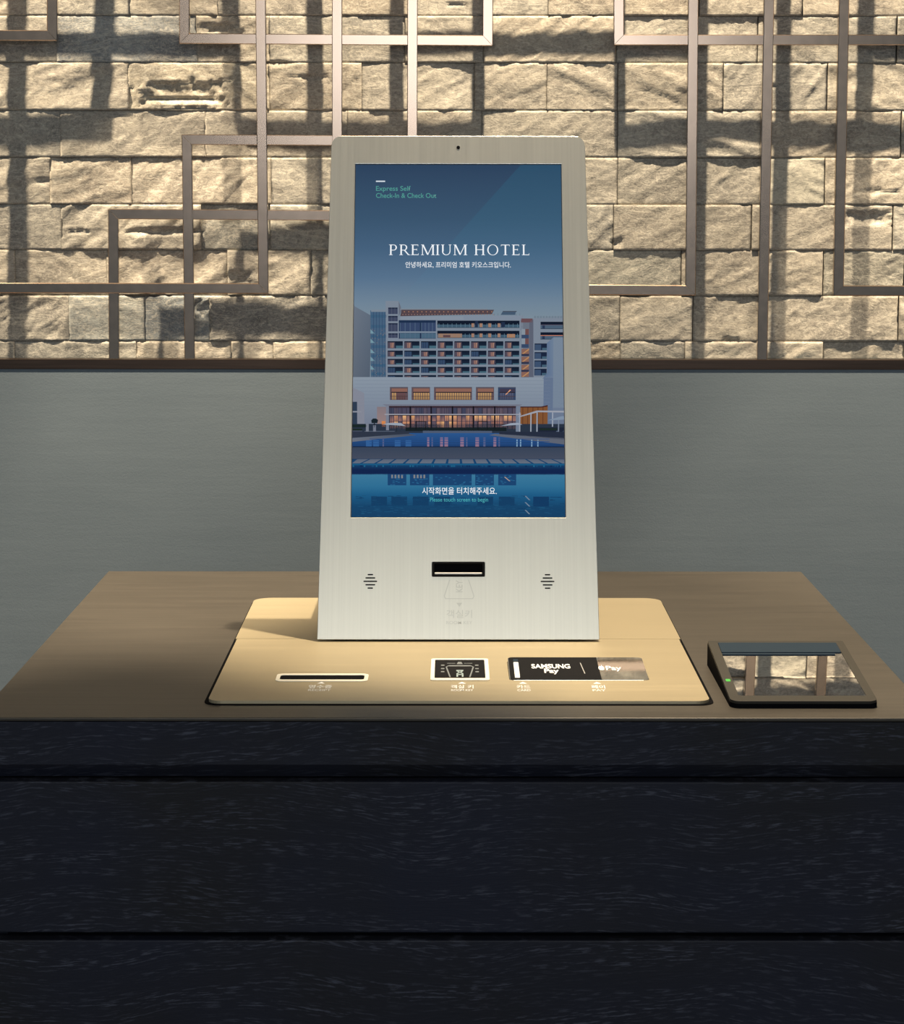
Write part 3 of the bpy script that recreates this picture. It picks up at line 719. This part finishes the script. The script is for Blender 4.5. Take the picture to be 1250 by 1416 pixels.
for x in (505, 515, 545, 560): rect(x, 606, x + 8, 615, (48, 92, 146), 15)
for y in (604, 607.5, 611): rect(510, y, 760, y + 0.7, (34, 74, 132), 16)
rect(480, 615, 800, 616.5, (16, 26, 48), 16)
grad(480, 800, [(616, (54, 66, 86)), (632, (66, 74, 92)), (634, (40, 52, 76))], 16)
# stepping slabs and front pool
grad(470, 800, [(632.5, (22, 62, 100)), (640, (18, 66, 108)), (648, (12, 34, 74)), (655, (14, 34, 76))], 16)
for k in range(16):
    x = 482 + k * 19.6; sk = (633 - (x + 9)) * 0.075
    poly([(x - sk * 0.2, 638.8), (x + 16.4 - sk * 0.2, 638.8), (x + 15.8 + sk, 633), (x + 0.4 + sk, 633)], [(100, 110, 126), (100, 110, 126), (86, 96, 114), (86, 96, 114)], 17)
    rect(x - 2, 639.5, x + 18, 641.5, (24, 88, 128), 17)
for k in range(60):
    x = rs.uniform(486, 780); rect(x, 641.5, x + 2, 644, rs.choice([(28, 96, 132), (10, 40, 84), (20, 70, 112)]), 17)
grad(470, 800, [(654, (58, 118, 152)), (672, (44, 108, 146)), (684, (26, 88, 130)), (700, (18, 66, 104)), (718, (20, 62, 98))], 16)
for x0, x1 in ((535, 561), (566, 593), (598, 652), (657, 683), (689, 714)):
    rect(x0, 654, x1, 670, (24, 66, 110), 17)
    if x0 < 590:
        for k in range(4): rect(x0 + 5 + k * 4.6, 655, x0 + 7.4 + k * 4.6, 660, (126, 128, 132), 18)
    for k in range(14): x, y = rs.uniform(x0, x1 - 3), rs.uniform(655, 669); rect(x, y, x + 3, y + 0.8, (40, 104, 146), 18)
poly([(697, 658), (699, 658), (706, 664), (704, 664)], (170, 150, 140), 18)
for k in range(260):
    y = rs.uniform(684, 714); x = rs.uniform(486, 776); d = rs.choice((-8, 8, 12)); b = (20 + d * .5, 68 + d, 106 + d)
    rect(x, y, x + rs.uniform(3, 9), y + 0.8, b, 17)
for x0 in (512, 540, 570, 600, 660, 690): rect(x0, 686, x0 + 22, 699, (16, 60, 98), 17)
rect(738, 686, 760, 700, (14, 56, 96), 17)
for y in (686, 695, 706): poly([(726, y - 1), (728, y - 1), (734, y + 5), (732, y + 5)], (110, 130, 150), 18)
me = bpy.data.meshes.new('screen_picture'); me.from_pydata(PV, [], PF); me.update()
ca = me.color_attributes.new('Col', 'FLOAT_COLOR', 'CORNER')
for p, cs in zip(me.polygons, PC):
    for li, c in zip(p.loop_indices, cs): ca.data[li].color = c
pic = link('screen_picture', me, SCREEN, scrn)
ZT = -0.0017 + 0.00008 * 20
def stext(body, xc, yc, w, h, col, bold=0.0, **k):
    u0, v0 = P(xc - w / 2, yc); u1, _ = P(xc + w / 2, yc); _, va = P(xc, yc - h / 2); _, vb = P(xc, yc + h / 2)
    return text_obj(body, (u0 + u1) / 2, v0, u1 - u0, va - vb, FM, ZT, SCREEN, scrn, bold, col=col, **k)
stext('Express Self', 544, 260.3, 47, 8.6, (80, 150, 142), 0.009)
stext('Check-In & Check Out', 561.5, 268.8, 82, 6.6, (80, 150, 142), 0.009)
stext('안녕하세요, 프리미엄 호텔 키오스크입니다.', 632.5, 363, 144, 8.6, (238, 242, 246), 0.004)
stext('시작화면을 터치해주세요.', 635, 678, 104, 10.4, (242, 246, 250), 0.004)
stext('Please touch screen to begin', 634.5, 691.2, 81, 7.6, (74, 172, 180), 0.002)
# thin serif capitals for the hotel name
def ring(cx, cy, rx, ry, ix, iy, a0, a1, n=18, dx=0.0):
    out = []
    for k in range(n):
        t0, t1 = math.radians(a0 + (a1 - a0) * k / n), math.radians(a0 + (a1 - a0) * (k + 1) / n)
        out.append([(cx + rx * COS(t0), cy + ry * SIN(t0)), (cx + rx * COS(t1), cy + ry * SIN(t1)), (cx + dx + ix * COS(t1), cy + iy * SIN(t1)), (cx + dx + ix * COS(t0), cy + iy * SIN(t0))])
    return out
TK, TN, SF = 0.115, 0.06, 0.042
def q(x0, y0, x1, y1): return [(x0, y0), (x1, y0), (x1, y1), (x0, y1)]
def stem(x, t=TK, top=True, bot=True):
    o = [q(x, 0, x + t, 1)]
    if bot: o.append(q(x - 0.08, 0, x + t + 0.08, SF))
    if top: o.append(q(x - 0.08, 1 - SF, x + t + 0.08, 1))
    return o
def dia(xa, ya, xb, yb, t): return [(xa, ya), (xa + t, ya), (xb + t, yb), (xb, yb)]
bowl = lambda: [q(0.17, 1 - TN, 0.34, 1), q(0.17, 0.44, 0.34, 0.44 + TN)] + ring(0.34, 0.72, 0.26, 0.28, 0.16, 0.23, -90, 90)
G = {'P': (0.66, stem(0.08) + bowl()), 'R': (0.76, stem(0.08) + bowl() + [dia(0.66, 0, 0.34, 0.46, TK), q(0.64, 0, 0.84, SF)]),
     'E': (0.64, stem(0.08) + [q(0.1, 0, 0.58, TN), q(0.1, 1 - TN, 0.55, 1), q(0.1, 0.5, 0.46, 0.5 + TN), q(0.55, 0, 0.58, 0.17), q(0.52, 0.84, 0.55, 1), q(0.43, 0.43, 0.46, 0.62)]),
     'M': (1.0, stem(0.08, TN, True, True) + stem(0.86, TK) + [dia(0.46, 0.03, 0.08, 1, TK), dia(0.48, 0.03, 0.86, 1, TN)]),
     'I': (0.27, stem(0.08)), 'U': (0.82, [q(0.08, 0.34, 0.08 + TK, 1), q(0.66, 0.34, 0.66 + TN, 1), q(0, 1 - SF, 0.25, 1), q(0.58, 1 - SF, 0.79, 1)] + ring(0.395, 0.34, 0.315, 0.35, 0.24, 0.29, 180, 360, dx=0.01)),
     'H': (0.84, stem(0.08) + stem(0.62) + [q(0.1, 0.49, 0.66, 0.49 + TN)]), 'O': (0.92, ring(0.44, 0.5, 0.42, 0.515, 0.325, 0.47, 0, 360, 36)),
     'T': (0.72, stem(0.30, top=False) + [q(0.02, 1 - TN, 0.68, 1), q(0.02, 0.84, 0.05, 1), q(0.65, 0.84, 0.68, 1)]), 'L': (0.6, stem(0.08) + [q(0.1, 0, 0.56, TN), q(0.53, 0, 0.56, 0.18)]), ' ': (0.34, [])}
x = 0.0; polys = []
for ch in 'PREMIUM HOTEL':
    w, ps = G[ch]
    polys += [[(x + a, b) for a, b in p] for p in ps]; x += w + 0.13
tot = x - 0.17
u0, _ = P(538, 343); u1, _ = P(729.5, 343); _, vt = P(633, 335.3); _, vb = P(633, 349.6)
bm = bmesh.new()
for p in polys:
    f = bm.faces.new([bm.verts.new(FM @ Vector((u0 + (u1 - u0) * a / tot, vb + (vt - vb) * b, ZT))) for a, b in p])
o = obj('lettering', bm, SCREEN); o.parent = scrn
ca = o.data.color_attributes.new('Col', 'FLOAT_COLOR', 'CORNER')
for d in ca.data: d.color = lin((240, 244, 248))
bm = bmesh.new(); a = P(520.5, 250.6); b = P(533, 248.8)
bm.faces.new([bm.verts.new(FM @ Vector((u, v, ZT))) for u, v in q(*a, *b)])
o = obj('dash_mark', bm, SCREEN); o.parent = scrn
ca = o.data.color_attributes.new('Col', 'FLOAT_COLOR', 'CORNER')
for d in ca.data: d.color = lin((205, 214, 222))

# ------------------------------------------------------------------ passport scanner
scn = empty('passport_scanner', (0.372, 0.05, HC), 'black wedge-shaped glass document scanner on the counter right of the gold plate', 'scanner')
X0, X1, Y0, SL, ZS = 0.291, 0.448, 0.047, 0.230, 0.0075
TA = math.radians(5.2); Y1 = Y0 + SL
TS = TT @ Matrix.Translation((0, Y0, ZS - 0.0030)) @ Matrix.Rotation(TA, 4, 'X') @ Matrix.Translation((0, -Y0, 0))
bm = bmesh.new()
lo = rrect(X0, Y0, X1, Y0 + SL * COS(TA), (0.010, 0.010, 0.003, 0.003))
A = [bm.verts.new((x, y, HC)) for x, y in lo]; B = [bm.verts.new((x, y, HC + ZS - 0.0030 + (y - Y0) * math.tan(TA))) for x, y in lo]
for i in range(len(lo)): bm.faces.new((A[i], A[(i + 1) % len(lo)], B[(i + 1) % len(lo)], B[i]))
bm.faces.new(A[::-1]); bm.faces.new(B); bmesh.ops.recalc_face_normals(bm, faces=bm.faces)
keep(obj('body', bm, BLACK), scn)
hole = rrect(X0 + 0.0110, Y0 + 0.020, X1 - 0.0095, Y1 - 0.009, 0.002, 3)
o = plateobj('frame', rrect(X0 + 0.0004, Y0 + 0.0004, X1 - 0.0004, Y1 - 0.0004, (0.010, 0.010, 0.003, 0.003)), [hole], 0.0, 0.0030, TS, FRAME, None, 0.0007); keep(o, scn)
o = plateobj('glass', rrect(X0 + 0.0111, Y0 + 0.0201, X1 - 0.0096, Y1 - 0.0091, 0.002, 3), [], 0.0001, 0.0024, TS, MIRROR, None); keep(o, scn)
o = plateobj('rear_bar', rrect(X0 + 0.0112, Y1 - 0.048, X1 - 0.0097, Y1 - 0.0093, 0.001, 2), [], 0.0024, 0.0034, TS, NAVY, None, 0.0003); keep(o, scn)
o = plateobj('rear_ridge', rrect(X0 + 0.0112, Y1 - 0.057, X1 - 0.0180, Y1 - 0.052, 0.0005, 2), [], 0.0024, 0.0034, TS, NAVY, None, 0.0003); keep(o, scn)
o = plateobj('status_light', rrect(X0 + 0.0035, 0.118, X0 + 0.0085, 0.126, 0.001, 2), [], 0.0030, 0.0033, TS, LED, None); keep(o, scn)
